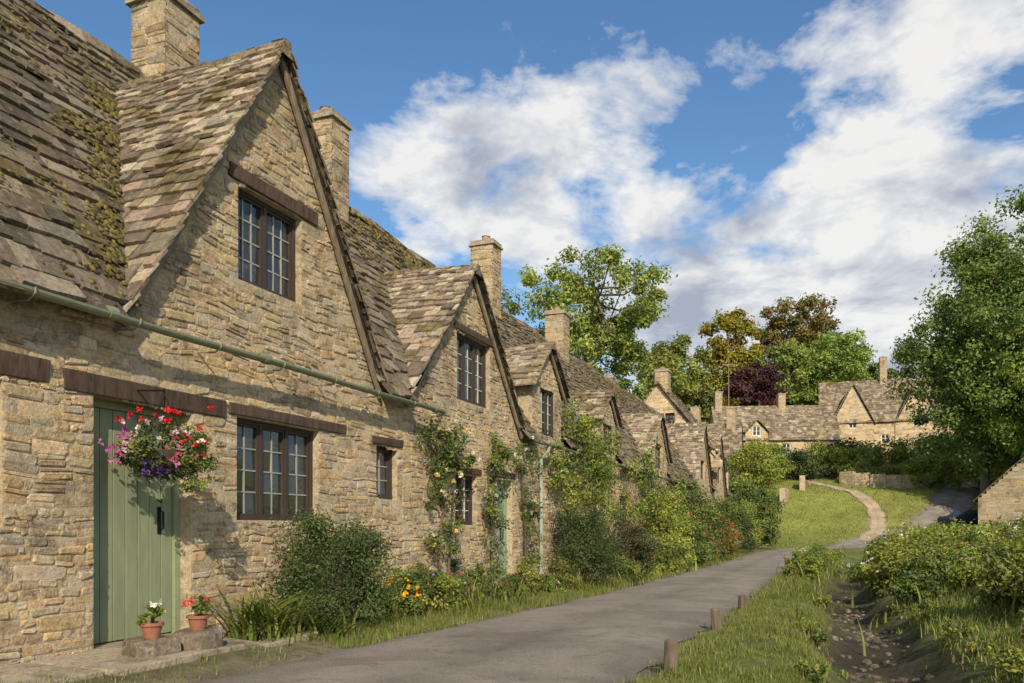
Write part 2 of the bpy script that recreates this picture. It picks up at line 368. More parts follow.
def door(parent,a0,a1,z0,z1,rec,col,fr=.07):
    d=MB(); n=max(4,int((a1-a0-2*fr)/.12))
    d.box(-rec-.06,-rec+.03,a0-.01,a0+fr,z0,z1,col); d.box(-rec-.06,-rec+.03,a1-fr,a1+.01,z0,z1,col); d.box(-rec-.06,-rec+.028,a0+fr,a1-fr,z1-fr,z1,col)
    w=(a1-a0-2*fr)/n
    for i in range(n):
        d.box(-rec-.05,-rec-.005+U_(-.002,.002),a0+fr+i*w+.004,a0+fr+(i+1)*w-.004,z0+.02,z1-fr,jc(col,.04))
    d.box(-rec-.06,-rec-.03,a0,a1,z0,z1,tuple(q*.3 for q in col))
    o=d.obj('door',[m_paint],parent,bevel=.004)
    h=MB(); y=a1-fr-.16
    h.box(-rec-.004,-rec+.006,y-.02,y+.02,z0+.95,z0+1.2,(.02,)*3); h.tube([(-rec,y,z0+1.18),(-rec+.05,y,z0+1.15),(-rec+.05,y,z0+1.0),(-rec,y,z0+.97)],.01,(.02,)*3)
    h.tube([(-rec+.0,y-.03,z0+1.27),(-rec+.03,y,z0+1.24),(-rec+.0,y+.03,z0+1.27)],.008,(.02,)*3)
    h.obj('door_latch',[m_metal],parent)
SAGE=(.24,.275,.165)
door(c1,4.84,5.92,.02,2.12,.16,SAGE); door(c2,13.45,14.15,-.2,1.9,.14,(.22,.3,.2)); door(c3,19.6,20.4,-.3,1.8,.14,(.22,.25,.2))
door(c4,33.6,34.4,-.4,1.7,.14,(.2,.2,.18)); door(c5,41.0,41.8,-.4,1.6,.14,(.2,.2,.18))
def gutter(parent,s0,s1,x,z,dz=0,down=None,r=.05):
    g=MB(); GC=(.22,.235,.155); n=9
    vs=[];fs=[]; K=int((s1-s0)/.8)+1
    for i in range(K+1):
        s=s0+(s1-s0)*i/K; zz=z+dz*i/K+.006*math.sin(s*2)
        for rr in (r,r-.008):
            for k in range(n): t=math.pi+math.pi*k/(n-1); vs.append((x+rr*math.cos(t),s,zz+rr*math.sin(t)))
    for i in range(K):
        for k in range(n-1):
            o=i*2*n; fs.append((o+k,o+k+1,o+2*n+k+1,o+2*n+k)); fs.append((o+n+k+1,o+n+k,o+3*n+k,o+3*n+k+1))
        fs.append((o,o+2*n,o+3*n,o+n)); fs.append((o+n-1,o+2*n-1,o+4*n-1,o+3*n-1))
    g.add(vs,fs,GC)
    s=s0+.4
    while s<s1:
        g.tube([(0,s,z-.06),(x-.02,s,z-.075),(x+r,s,z-.03),(x+r+.006,s,z+.01)],.009,GC,n=5); s+=.95
    s=s0+1.1
    while s<s1:
        g.tube([(x,s-.04,z-.002),(x,s+.04,z-.002)],r*1.12,tuple(q*.9 for q in GC),n=12); s+=1.9
    if down is not None:
        y=down; g.tube([(x,y,z-.04),(x-.02,y,z-.15),(.07,y,z-.3),(.07,y,z-.6),(.07,y,-.3)],.038,(.34,.38,.31),n=9)
        for q in (.2,1.2,2.1): g.box(.02,.115,y-.05,y+.05,q,q+.04,(.32,.36,.3))
    g.obj('gutter',[m_paint],parent)
gutter(c1,-2,10.8,.24,2.76); gutter(c2,14.6,15.1,.24,2.72); gutter(c3,15.2,25,.24,2.72,down=15.6); gutter(c4,25.1,36,.24,2.7)

# moss cushions on roof
ms_=MB()
MC=[(.15,.125,.03),(.09,.075,.03),(.19,.155,.035),(.06,.05,.025),(.12,.10,.03)]
def cushion(x,y,z,r,nrm):
    n=Vector(nrm).normalized(); a=n.orthogonal().normalized(); b=n.cross(a); c=Vector((x,y,z)); vs=[]; K=6
    for rr,hh in ((1,-.1),(.8,.25),(.4,.38)):
        for k in range(K):
            t=2*math.pi*k/K+rr; q=rr*U_(.6,1.3); vs.append(c+(a*math.cos(t)+b*math.sin(t))*r*q+n*hh*r*U_(.6,1.2))
    vs.append(c+n*r*.4); fs=[(i*K+k,i*K+(k+1)%K,(i+1)*K+(k+1)%K,(i+1)*K+k) for i in range(2) for k in range(K)]+[(2*K+k,2*K+(k+1)%K,3*K) for k in range(K)]
    ms_.add(vs,fs,jc(random.choice(MC),.2))
NM=(SL,0,1)
def moss_at(s,z,r):
    if z>6.93: return
    cushion(xmain(z)+.04,s,z+.04+sag((xmain(z),s,z)),r,NM)
def mossgroup(s,z,n,sp,r0,r1):
    for i in range(n): moss_at(s+random.gauss(0,sp),z+random.gauss(0,sp*.6),U_(r0,r1))
for i in range(75):
    z=U_(3.1,6.0); hw=2.13*(1-(z-2.82)/3.5); mossgroup(7.17-hw-abs(random.gauss(.12,.25)),z,14,.09,.012,.032)
for i in range(80): mossgroup(U_(2.5,9.5),6.8-abs(random.gauss(0,.9)),9,.1,.01,.03)
for i in range(80): mossgroup(random.gauss(14.2,1.6),6.8-abs(random.gauss(0,.6)),9,.15,.02,.05)
for i in range(50): mossgroup(U_(18,40),6.8-abs(random.gauss(0,.6)),8,.15,.03,.06)
for i in range(60): mossgroup(U_(1,5.2),U_(2.9,6.5),8,.1,.01,.026)
ms_.obj('roof_moss',[m_moss],c1,smooth=True)

# ---------------------------------------------------------------- terrain
def sstep(a,b,x): t=np.clip((x-a)/(b-a),0,1); return t*t*(3-2*t)
def zrow(s): return np.interp(s,[0,5,15,25,40,60],[.0,-.06,-.28,-.4,-.5,-.45])
def xditch(s): return np.interp(s,[-10,12,21,30,45],[6.3,6.1,5.9,6.4,8])+.12*np.sin(s*1.1)+.07*np.sin(s*2.9)
def ground(X,Y):
    X=np.asarray(X,float);Y=np.asarray(Y,float); x=CX+C*X-S*Y; s=S*X+C*Y
    z=zrow(s); near=1-sstep(36,50,s)
    xd=xditch(s)
    z=z-.42*np.exp(-((x-xd)/.6)**4)*near+.22*sstep(xd+.6,xd+2,x)*near
    z=z+.05*(1-sstep(.9,1.35,x))*near+.05*sstep(4.4,4.9,x)*(1-sstep(5.1,5.5,x))*near
    z=z+np.interp(Y,[0,56,62,70,110,200,600],[0,0,1.5,4.5,12.4,22,26])
    off=sstep(4.5,5.2,x)
    z=z+off*(.03*np.sin(x*2.3+s)+.03*np.sin(s*1.7-x)+.02*np.sin(x*7+s*3)*np.sin(s*6.1))+.25*np.sin(X*.11)*np.sin(Y*.09)*sstep(60,80,Y)
    return z
def gz(X,Y): return float(ground(X,Y))
def gr(x,s): X,Y=R(x,s); return gz(X,Y)
def axis(segs):
    out=[]
    for a,b,st in segs: out+=list(np.arange(a,b,st))
    out.append(segs[-1][1]); return np.array(out)
xs=axis([(-900,-100,100),(-100,-30,7),(-30,-9,1),(-9,12,.14),(12,50,.7),(50,120,4),(120,900,100)])
ys=axis([(-300,-40,40),(-40,-4,3),(-4,24,.16),(24,90,.6),(90,200,4),(200,1200,100)])
XX,YY=np.meshgrid(xs,ys); ZZ=ground(XX,YY)
roadp=[R(2.85,s) for s in np.arange(-12,42,1)]+[(15.6,46),(18.3,50.5),(21.5,54),(25.5,57),(29.5,59.5),(33,62.5),(37,67),(41,73),(44,80)]
pathp=[(24.8,57),(27.5,60),(29,63.3),(30.2,67),(29.8,70.5),(28.4,73.5),(28,78),(28.5,84)]
def spline(P,step):
    P=np.array(P,float); d=np.r_[0,np.cumsum(np.hypot(*np.diff(P,axis=0).T))]; t=np.arange(0,d[-1],step)
    Q=np.c_[np.interp(t,d,P[:,0]),np.interp(t,d,P[:,1])]
    k=max(1,int(2.0/step)); 
    for _ in range(2):
        pad=np.vstack([np.repeat(Q[:1],k,0),Q,np.repeat(Q[-1:],k,0)])
        Q=np.stack([np.convolve(pad[:,i],np.ones(2*k+1)/(2*k+1),'valid') for i in (0,1)],1)
    return Q
RQ=spline(roadp,.35); PQ=spline(pathp,.35)
flatX,flatY=XX.ravel(),YY.ravel()
dr=np.full(flatX.shape,99.)
sel=(flatX>-12)&(flatX<50)&(flatY>-15)&(flatY<90); idx=np.where(sel)[0]
for ch in np.array_split(idx,60):
    for Q,hw in ((RQ,1.45),(PQ,.6)):
        d=np.sqrt(((flatX[ch,None]-Q[None,:,0])**2+(flatY[ch,None]-Q[None,:,1])**2).min(1))-hw
        dr[ch]=np.minimum(dr[ch],d)
zf=ZZ.ravel()-np.where(dr<.05,.03+.0012*np.clip(flatY,0,90),0)
rx,rs=Rinv(flatX,flatY)
xd=xditch(rs)
grass=np.array([.14,.17,.045]); soil=np.array([.17,.135,.09]); mud=np.array([.055,.044,.032])
wm=np.exp(-((rx-xd)/.68)**4)*(rs<40)*np.clip(.9+.4*np.sin(rs*2.3+rx*3)*np.sin(rs*1.1),0,1)
ws=((rx<1.5)&(rx>-.5)&(rs<50)).astype(float)*.7
fld=sstep(56,62,flatY)[:,None]
col=grass[None]*(1-fld)+np.array([.23,.25,.06])[None]*fld
col=col*(1-ws[:,None])+soil*ws[:,None]; col=col*(1-wm[:,None])+mud*wm[:,None]
edge=(np.clip(1-np.abs(dr)/.35,0,1)*.8)[:,None]; col=col*(1-edge)+np.array([.24,.20,.145])*edge
nx,ny=len(xs),len(ys)
I=(np.arange(ny-1)[:,None]*nx+np.arange(nx-1)[None]).ravel()
def fastmesh(name,V,Q,Cc,mats,mi=None,smooth=False):
    me=bpy.data.meshes.new(name); me.vertices.add(len(V)); me.vertices.foreach_set('co',np.asarray(V,'f').ravel())
    me.loops.add(len(Q)*4); me.loops.foreach_set('vertex_index',np.asarray(Q,'i').ravel())
    me.polygons.add(len(Q)); me.polygons.foreach_set('loop_start',np.arange(len(Q),dtype='i')*4)
    for m in mats: me.materials.append(m)
    if mi is not None: me.polygons.foreach_set('material_index',np.asarray(mi,'i'))
    me.polygons.foreach_set('use_smooth',np.full(len(Q),smooth))
    me.update(calc_edges=True)
    ca=me.color_attributes.new('Col','FLOAT_COLOR','POINT'); ca.data.foreach_set('color',np.c_[Cc,np.ones(len(Cc))].astype('f').ravel())
    o=bpy.data.objects.new(name,me); LK(o); return o
fastmesh('ground',np.c_[flatX,flatY,zf],np.c_[I,I+1,I+nx+1,I+nx],col,[m_ground],smooth=True)
def strip(name,Q,hw,mat,colr,dz):
    T=np.gradient(Q,axis=0); T/=np.hypot(T[:,0],T[:,1])[:,None]; Nn=np.c_[T[:,1],-T[:,0]]
    ks=np.linspace(-1,1,9); V=[];Cc=[]
    n=len(Q); t=np.arange(n)*.35
    for k in ks:
        w=hw+(.07*np.sin(t*1.9+k*3)+.05*np.sin(t*4.3)+.06*rng.standard_normal(n))*(abs(k)>.99)
        P=Q+Nn*(k*w)[:,None]; z=ground(P[:,0],P[:,1])+dz+.03*(1-k*k)-(.03 if abs(k)>.99 else 0)
        V.append(np.c_[P,z]); tone={0:.95}.get(k,1)*(1.06 if .2<abs(k)<.8 else .95)
        if abs(k)>.99: tone=.8
        Cc.append(np.tile(np.array(colr)*tone,(n,1)))
    V=np.stack(V,1).reshape(-1,3); Cc=np.stack(Cc,1).reshape(-1,3)
    i=(np.arange(n-1)[:,None]*9+np.arange(8)[None]).ravel()
    return fastmesh(name,V,np.c_[i,i+1,i+10,i+9],Cc,[mat],smooth=True)
strip('road',RQ,1.45,m_road,(1,1,1),.004); strip('footpath',PQ,.6,m_road,(1.6,1.45,1.15),.012)

# ---------------------------------------------------------------- vegetation
def nrm(a): return a/np.maximum(1e-6,np.linalg.norm(a,axis=1))[:,None]
def leafarr(Cn,Nm,size,col,aspect=.55):
    n=len(Cn); rd=rng.standard_normal((n,3)); T=nrm(np.cross(Nm,rd)); B=np.cross(nrm(Nm),T)
    L=(size*.5)[:,None]; W=L*aspect; bend=nrm(Nm)*L*.25
    V=np.stack([Cn-T*L-bend,Cn+B*W,Cn+T*L-bend,Cn-B*W],1).reshape(-1,3)
    return V,np.arange(n*4).reshape(-1,4),np.repeat(col,4,axis=0)
FOL=1.5
def clumps(cen,rad,n,pal,size,jitter=.2,tint=.3,flat=.8):
    n=int(n*.8)
    cen=np.asarray(cen,float); K=len(cen); k=np.repeat(np.arange(K),n); m=len(k)
    d=nrm(rng.standard_normal((m,3))); r=(np.asarray(rad)*np.ones(K))[k]*(rng.random(m)**.45)
    r=r*(1+.3*rng.standard_normal(m)*.5)
    P=cen[k]+d*r[:,None]*np.array([1,1,flat]); Nm=d*.8+rng.standard_normal((m,3))*.55+np.array([0,0,.35])
    pal=np.array(pal); pc=pal[rng.integers(0,len(pal),K)]*(1+tint*(rng.random((K,1))*2-1))*FOL
    col=np.clip(pc[k]*(1+jitter*rng.standard_normal((m,1)))*(1+.08*rng.standard_normal((m,3))),.004,1)
    return leafarr(P,Nm,size*(.6+.8*rng.random(m)),col)
def join(parts):
    V=[];Q=[];Cc=[];M=[];o=0
    for p in parts:
        v,q,c=p[:3]; mi=p[3] if len(p)>3 else 0
        V.append(v);Q.append(q+o);Cc.append(c);M.append(np.full(len(q),mi)); o+=len(v)
    return np.vstack(V),np.vstack(Q),np.vstack(Cc),np.concatenate(M)
def veg(name,parts,mats=None):
    V,Q,Cc,M=join(parts); return fastmesh(name,V,Q,Cc,mats or [m_leaf,m_bark],M)
def tubearr(pts,rad,col,n=6):
    pts=np.array(pts,float); V=[]
    for i in range(len(pts)):
        d=pts[min(i+1,len(pts)-1)]-pts[max(i-1,0)]; d=Vector(d).normalized(); a=d.orthogonal().normalized(); b=d.cross(a)
        for k in range(n):
            t=2*math.pi*k/n; V.append(np.array(Vector(pts[i])+(a*math.cos(t)+b*math.sin(t))*rad[i]))
    Q=[(i*n+k,i*n+(k+1)%n,(i+1)*n+(k+1)%n,(i+1)*n+k) for i in range(len(pts)-1) for k in range(n)]
    return np.array(V),np.array(Q),np.tile(np.array(col),(len(V),1)),1
GREEN=[(.105,.135,.03),(.085,.115,.028),(.125,.15,.035),(.07,.095,.025)]
BRIGHT=[(.17,.195,.035),(.15,.18,.035),(.20,.21,.05),(.13,.17,.03)]
DARK=[(.04,.06,.02),(.05,.072,.022),(.06,.085,.025)]
GOLD=[(.19,.165,.025),(.16,.155,.025),(.22,.175,.03)]
RUST=[(.14,.105,.03),(.12,.10,.03),(.15,.11,.03),(.10,.115,.03)]
PURP=[(.055,.02,.025),(.07,.03,.03),(.045,.02,.025)]
def tree(name,X,Y,top,rx,cb,pal,K=90,n=260,size=.3,cr=None,trunk=.35,shape='round'):
    g=gz(X,Y)-.1; cz=(top+cb)/2; h=(top-cb)/2; cen=[]
    while len(cen)<K:
        d=rng.standard_normal(3); d/=np.linalg.norm(d); r=rng.random()**.38
        p=d*r
        w=1.0
        if shape=='cone': w=.6+.4*(1-p[2])/2*1.3
        lob=1+.22*math.sin(3*math.atan2(d[1],d[0])+X)+.15*math.sin(5*d[2]+Y)
        cen.append((X+p[0]*rx*w*lob*.88,Y+p[1]*rx*w*lob*.88,cz+p[2]*h*.92))
    cen=np.array(cen); cr=cr or rx*.26
    parts=[clumps(cen,cr*(.5+.8*rng.random(K)),n,pal,size)]
    bc=(.13,.11,.08)
    t0=np.array([X,Y,g]); mid=np.array([X+U_(-.4,.4),Y,cb+h*.3]); tp=np.array([X+U_(-.5,.5),Y,cz+h*.55])
    parts.append(tubearr([t0,(t0+mid)/2+[U_(-.2,.2),0,0],mid,(mid+tp)/2+[U_(-.3,.3),0,0],tp],[trunk*1.3,trunk,trunk*.75,trunk*.45,trunk*.15],bc,8))
    for i in rng.choice(K,min(K,26),replace=False):
        c=cen[i]; t=U_(.2,.95); st=mid*(1-t)+tp*t if c[2]>mid[2] else t0*.25+mid*.75
        m=(st+c)/2+np.array([0,0,-.1*np.linalg.norm(c-st)]); parts.append(tubearr([st,m,c],[trunk*.3,trunk*.17,trunk*.05],bc,5))
    return veg(name,parts)
def shrub(name,X,Y,rx,ry,rz,pal,K=40,n=200,size=.05,z=None,flow=None,cr=None,lift=.45,stalk=0):
    g=gz(X,Y) if z is None else z; cen=[]
    while len(cen)<K:
        d=rng.standard_normal(3); d/=np.linalg.norm(d)
        if d[2]<-.45: continue
        r=.45+.5*rng.random(); cen.append((X+d[0]*rx*r,Y+d[1]*ry*r,g+rz*lift*1.0+d[2]*rz*.55*r*1.35))
    cen=np.array(cen); mr=(rx+ry+rz)/3; parts=[clumps(cen,(cr or mr*.33)*(.45+.8*rng.random(K)),n,pal,size)]
    if stalk:
        P=np.c_[X+rx*.6*rng.standard_normal(stalk),Y+ry*.6*rng.standard_normal(stalk)]; P=np.c_[P,ground(P[:,0],P[:,1])]
        parts.append(blades(P,rz*.85,.5,.02+.0012*Y,[q for q in BRIGHT]+[(.2,.17,.08)],3))
    if flow:
        cols,cnt,fs=flow
        d=nrm(rng.standard_normal((cnt,3))); d[:,2]=np.abs(d[:,2])*1.0
        P=np.array([X,Y,g+rz*.45])+d*np.array([rx,ry,rz*.75])*(1.0+.12*rng.standard_normal((cnt,1)))
        ks=np.repeat(np.arange(cnt),7); PP=P[ks]+rng.standard_normal((len(ks),3))*fs*.35
        cc=np.array(cols)[rng.integers(0,len(cols),cnt)][ks]*(1+.12*rng.standard_normal((len(ks),1)))
        parts.append(leafarr(PP,d[ks]+.5*rng.standard_normal((len(ks),3)),np.full(len(ks),fs),np.clip(cc,0,1),.9))
    for i in range(7):
        c=cen[rng.integers(K)]; parts.append(tubearr([(X+U_(-.1,.1)*rx,Y+U_(-.1,.1)*ry,g-.05),((X+c[0])/2,(Y+c[1])/2,(g+c[2])/2),tuple(c)],[.02*mr+.006,.012*mr+.005,.004],(.08,.06,.04),5))
    return veg(name,parts)
def blades(P,h,lean,w,pal,seg=2,jit=.22):
    n=len(P); az=rng.random(n)*2*np.pi; d=np.c_[np.cos(az),np.sin(az),np.zeros(n)]; sd=np.c_[-np.sin(az),np.cos(az),np.zeros(n)]
    hm=np.clip(1+.5*np.sin(P[:,0]*2.7+P[:,1]*1.3)*np.sin(P[:,1]*3.9-P[:,0]),.3,2)
    H=h*(.45+.9*rng.random(n))*hm; Ln=lean*H*(.3+rng.random(n)); pal=np.array(pal); col=pal[rng.integers(0,len(pal),n)]*(1+jit*rng.standard_normal((n,1)))*1.15
    V=[]
    for i in range(seg+1):
        t=i/seg; c=P+d*(Ln*t*t)[:,None]+np.c_[np.zeros((n,2)),H*(t-.35*lean*t*t*min(1,lean))]
        ww=w*(1-t**1.5)*.5+w*.04; V+= [c-sd*ww,c+sd*ww]
    V=np.stack(V,1).reshape(-1,3); k=2*(seg+1); b=np.arange(n)*k
    Q=np.vstack([np.c_[b+2*i,b+2*i+1,b+2*i+3,b+2*i+2] for i in range(seg)])
    return V,Q,np.repeat(np.clip(col,.005,1),k,axis=0)
def RP(x,s): X=C*(x-CX)+S*s; Y=-S*(x-CX)+C*s; return X,Y
GR=[(.15,.185,.035),(.18,.205,.045),(.11,.15,.03),(.24,.22,.09),(.14,.18,.04)]
def grassfield(name,x0,x1,s0,s1,n,h,w=.006,lean=.6,pal=GR,pw=1.0,seg=2,thr=-.5):
    x=x0+(x1-x0)*rng.random(n); s=s0+(s1-s0)*rng.random(n)**pw; x=x+.08*rng.standard_normal(n); X,Y=RP(x,s)
    cl=np.sin(x*5.1+np.sin(s*2.3)*2)*np.sin(s*3.7+x)+.25*rng.standard_normal(n)>thr; X,Y=X[cl],Y[cl]
    P=np.c_[X,Y,ground(X,Y)-.01]; return veg(name,[blades(P,h,lean,w,pal,seg)])
grassfield('verge_grass',4.4,5.5,4.5,16,60000,.07,pw=1.5,thr=-.35)
grassfield('verge_grass',4.35,5.5,14,40,26000,.12,w=.012)
grassfield('bank_grass',6.75,9.5,5,30,38000,.16,w=.012)
grassfield('wall_foot_grass',.75,1.45,6.4,16,26000,.10)
grassfield('wall_foot_grass',.5,1.5,15,48,16000,.16,w=.012)
grassfield('wall_foot_grass',.1,1.35,2.5,7,3500,.06)
n=50000; X=12+30*rng.random(n); Y=55+22*rng.random(n)
dd=np.full(n,9.)
for Q in (RQ[RQ[:,1]>45],PQ): dd=np.minimum(dd,np.sqrt(((X[:,None]-Q[None,:,0])**2+(Y[:,None]-Q[None,:,1])**2).min(1))-(1.5 if Q is not PQ else .65))
k=dd>0; X,Y=X[k],Y[k]; veg('hillside_grass',[blades(np.c_[X,Y,ground(X,Y)-.02],.13,.6,.05,[(.21,.235,.05),(.26,.26,.08),(.18,.215,.045)],2)])

def rshrub(name,x,s,*a,**k): X,Y=R(x,s); return shrub(name,X,Y,*a,**k)
rshrub('rounded_shrub',.66,7.3,.64,.66,1.12,DARK+[(.07,.10,.03)],K=85,n=340,size=.033)
rshrub('hypericum_shrub',.6,9.3,.4,.4,.6,GREEN,K=30,n=160,size=.04,flow=([(.6,.35,.03),(.7,.45,.05)],20,.03))
rshrub('yellow_daisies',.85,8.45,.28,.3,.4,GREEN,K=14,n=90,size=.035,flow=([(.8,.40,.02),(.85,.5,.03)],34,.04))
rshrub('box_shrub',.75,16.4,.78,.9,1.5,DARK,K=80,n=300,size=.045)
rshrub('berberis_shrub',.75,20.0,.8,.9,1.3,[(.06,.05,.03),(.07,.075,.03),(.05,.06,.025)],K=60,n=220,size=.055)
for i in range(16):
    s=8.0+i*.5+U_(-.15,.15); fl=random.choice([([(.5,.05,.15),(.65,.3,.4)],9,.028),([(.75,.7,.65)],9,.028),([(.6,.1,.06)],7,.028),([(.35,.2,.5)],9,.025),None,None])
    rshrub('low_shrub',U_(.45,.95),s,U_(.2,.38),U_(.22,.4),U_(.25,.6),random.choice([GREEN,BRIGHT+GREEN,GREEN+DARK]),K=16,n=110,size=U_(.03,.055),flow=fl,stalk=20)
rshrub('garden_shrub',.9,23.4,.8,1.1,1.2,BRIGHT+GREEN,K=50,n=190,size=.07)
rshrub('garden_shrub',.6,25.8,.8,1.2,2.3,BRIGHT,K=60,n=190,size=.08)
rshrub('garden_shrub',.9,28.5,.9,1.3,1.5,GREEN,K=50,n=190,size=.08,flow=([(.6,.05,.05)],25,.06))
rshrub('garden_shrub',.8,32,.9,1.5,2.5,GREEN+DARK,K=60,n=180,size=.09)
rshrub('garden_shrub',1.0,35.5,1.0,1.5,1.6,RUST,K=50,n=170,size=.09,flow=([(.55,.05,.04)],25,.07))
rshrub('garden_shrub',.8,39,1.0,1.6,2.6,GREEN,K=60,n=170,size=.1)
rshrub('garden_shrub',.9,43.5,1.0,1.6,2.2,DARK,K=60,n=170,size=.1)
rshrub('garden_shrub',.9,47.5,1.1,1.6,2.4,BRIGHT+GREEN,K=60,n=170,size=.11)
for i in range(9):
    rshrub('low_shrub',U_(1.0,1.3),18.5+i*2.2,U_(.3,.5),U_(.5,.8),U_(.35,.7),random.choice([GREEN,BRIGHT]),K=18,n=100,size=.07,flow=random.choice([None,([(.6,.1,.1)],10,.05)]),stalk=20)
def straps(name,x,s,n,h,w,spread,pal):
    xx=x+spread*rng.standard_normal(n); ss=s+spread*rng.standard_normal(n); X,Y=RP(xx,ss)
    return veg(name,[blades(np.c_[X,Y,ground(X,Y)],h,1.1,w,pal,6)])
straps('daylily_clump',.68,6.15,320,.6,.03,.14,GREEN+BRIGHT)
straps('daylily_clump',.85,6.65,240,.48,.027,.15,GREEN)
straps('iris_clump',.75,11.2,180,.5,.02,.2,GREEN+BRIGHT)
straps('iris_clump',.8,9.9,160,.4,.02,.2,BRIGHT)
straps('iris_clump',.8,14.9,180,.45,.02,.2,BRIGHT)

def climber(name,blobs,pal,size=.06,flow=None,n=130,stems=None,nf=30,fs=.05,cr=.17,out=.16):
    parts=[]; cen=[]
    for s0,s1,z0,z1,K in blobs:
        for i in range(K): cen.append((U_(.04,out*1.6),U_(s0,s1),U_(z0,z1)))
    cen=np.array(cen); X,Y=RP(cen[:,0],cen[:,1]); cw=np.c_[X,Y,cen[:,2]]
    parts.append(clumps(cw,cr*(.5+.9*rng.random(len(cw))),n,pal,size,flat=1))
    for st in stems or []:
        P=[(*R(x,s),z) for x,s,z in st]; parts.append(tubearr(P,list(np.linspace(.028,.008,len(P))),(.12,.09,.06),6))
    if flow:
        i=rng.integers(0,len(cw),nf); P=cw[i]+rng.standard_normal((nf,3))*cr*.6; fx=np.array([C,-S,0]); P=P+fx*.12
        ks=np.repeat(np.arange(nf),8); PP=P[ks]+rng.standard_normal((len(ks),3))*fs*.3
        cc=np.array(flow)[rng.integers(0,len(flow),nf)][ks]
        parts.append(leafarr(PP,rng.standard_normal((len(ks),3))+fx,np.full(len(ks),fs),cc,.9))
    return veg(name,parts)
climber('climbing_rose',[(10.4,11.4,1.0,2.6,26),(10.5,11.6,.0,1.1,14),(10.9,11.9,1.95,2.6,10)],GREEN+DARK,.055,[(.75,.7,.55),(.75,.55,.2)],
   n=105,stems=[[(.15,11,-.2),(.08,10.9,.6),(.08,11.1,1.4),(.08,10.8,2.3)],[(.15,11.05,-.2),(.1,11.3,.9),(.08,11.5,2.2)]],nf=26)
climber('climbing_rose',[(12.6,13.3,.9,2.4,17),(14.25,15.1,1.0,2.6,17),(12.7,13.4,-.1,.9,8),(13.0,14.6,2.05,2.6,12),(14.4,15,0,1,8)],GREEN+DARK,.055,[(.75,.72,.6)],
   n=100,stems=[[(.15,12.9,-.2),(.08,12.95,.8),(.08,12.8,2.2)],[(.15,14.5,-.2),(.1,14.6,1),(.08,14.4,2.4),(.08,13.4,2.4)]],nf=18)
climber('wisteria_climber',[(16,19.5,1.4,2.7,34),(17.4,20.5,2.3,3.4,28),(19,24,1.0,2.9,38),(15.9,17.0,2.3,2.8,6),(17.1,18.2,3.0,4.0,9)],GREEN+BRIGHT,.075,None,n=110,cr=.26,out=.3,
   stems=[[(.15,18.9,-.3),(.1,18.8,1.2),(.1,18.2,2.6)]])
climber('vine_climber',[(24.5,30,.8,2.8,34),(30,38,.8,3.0,40),(24,26,2.6,3.4,8)],GREEN,.1,None,n=100,cr=.35,out=.3)

# right bank wild vegetation
for i in range(54):
    s=6.0+30*(i/54)**1.3+U_(-.5,.5); xdv=float(xditch(s))
    x=xdv+.98+abs(random.gauss(0,1.5))+ (i%3)*.9; X,Y=R(x,s); sz=U_(.35,.7)*(1+.015*Y)
    pal=random.choice([GREEN,BRIGHT,BRIGHT+GREEN,GREEN,GREEN+DARK,BRIGHT+[(.17,.14,.05)]])
    fl=random.choice([None,None,([(.75,.75,.68)],8,.035),([(.5,.3,.4)],10,.03)])
    shrub('bank_shrub',X,Y,sz,sz,sz*U_(.75,1.2)*(1 if Y<20 else .8),pal,K=24,n=190 if Y<18 else 115,size=.042+.0018*Y,flow=fl,stalk=14)
for (X,Y,r,h,pal) in [(5.9,7.6,.6,.85,GREEN),(6.3,9.4,.6,.8,BRIGHT),(7.6,10.2,.95,1.2,GREEN),(6.9,8.6,.8,1.1,BRIGHT+GREEN),(9.6,13,1.2,1.4,BRIGHT+GREEN),(8.4,17,1.1,.8,BRIGHT),(12.5,16,1.6,1.3,GREEN),(11.5,21,1.6,1.15,BRIGHT),
      (16,24,2,1.3,GREEN),(15.5,30,2,1.0,BRIGHT+GREEN),(20,32,2.3,1.0,BRIGHT),(19,38,2.2,.7,GREEN),(25,40,2.6,.7,BRIGHT),(23.5,46,2.4,.6,GREEN),(29,46,2.6,.7,GREEN),(32,51,2.3,.5,BRIGHT),(27,52,1.8,.5,BRIGHT)]:
    shrub('bank_shrub',X,Y,r,r,h,pal,K=50,n=240,size=.045+.0022*Y,flow=random.choice([None,([(.8,.8,.75)],26,.03+.0012*Y)]),stalk=20)
for (x,s,r,h,pal) in [(5.0,22,.5,.5,BRIGHT),(5.0,25,.7,.6,GREEN),(5.2,28.5,.8,.65,BRIGHT),(5.3,33,.8,.5,GREEN)]:
    rshrub('verge_plants',x,s,r,r,h,pal,K=24,n=150,size=.07,stalk=30)
for i in range(24):
    s=6.5+i*1.0; x=float(xditch(s))+random.choice([-.62,.62,.72])+U_(-.1,.1); X,Y=R(x,s)
    shrub('streamside_plant',X,Y,.2,.2,U_(.13,.26),GREEN+BRIGHT,K=9,n=70,size=.04,stalk=18)
st=MB()
for i in range(260):
    s=U_(5,22); x=float(xditch(s))+random.gauss(0,.28); X,Y=R(x,s); r=U_(.02,.07); z=gz(X,Y)
    vs=[];K=6
    for rr,hh in ((1,-.3),(1,.25),(.5,.6)):
        for k in range(K): t=1.047*k+rr; q=rr*U_(.75,1.2)*r; vs.append((X+math.cos(t)*q,Y+math.sin(t)*q*1.2,z+hh*r))
    st.add(vs,[(i2*K+k,i2*K+(k+1)%K,(i2+1)*K+(k+1)%K,(i2+1)*K+k) for i2 in range(2) for k in range(K)]+[tuple(2*K+k for k in range(K))],jc((.12,.10,.075),.3))
st.obj('stream_stones',[m_stone])

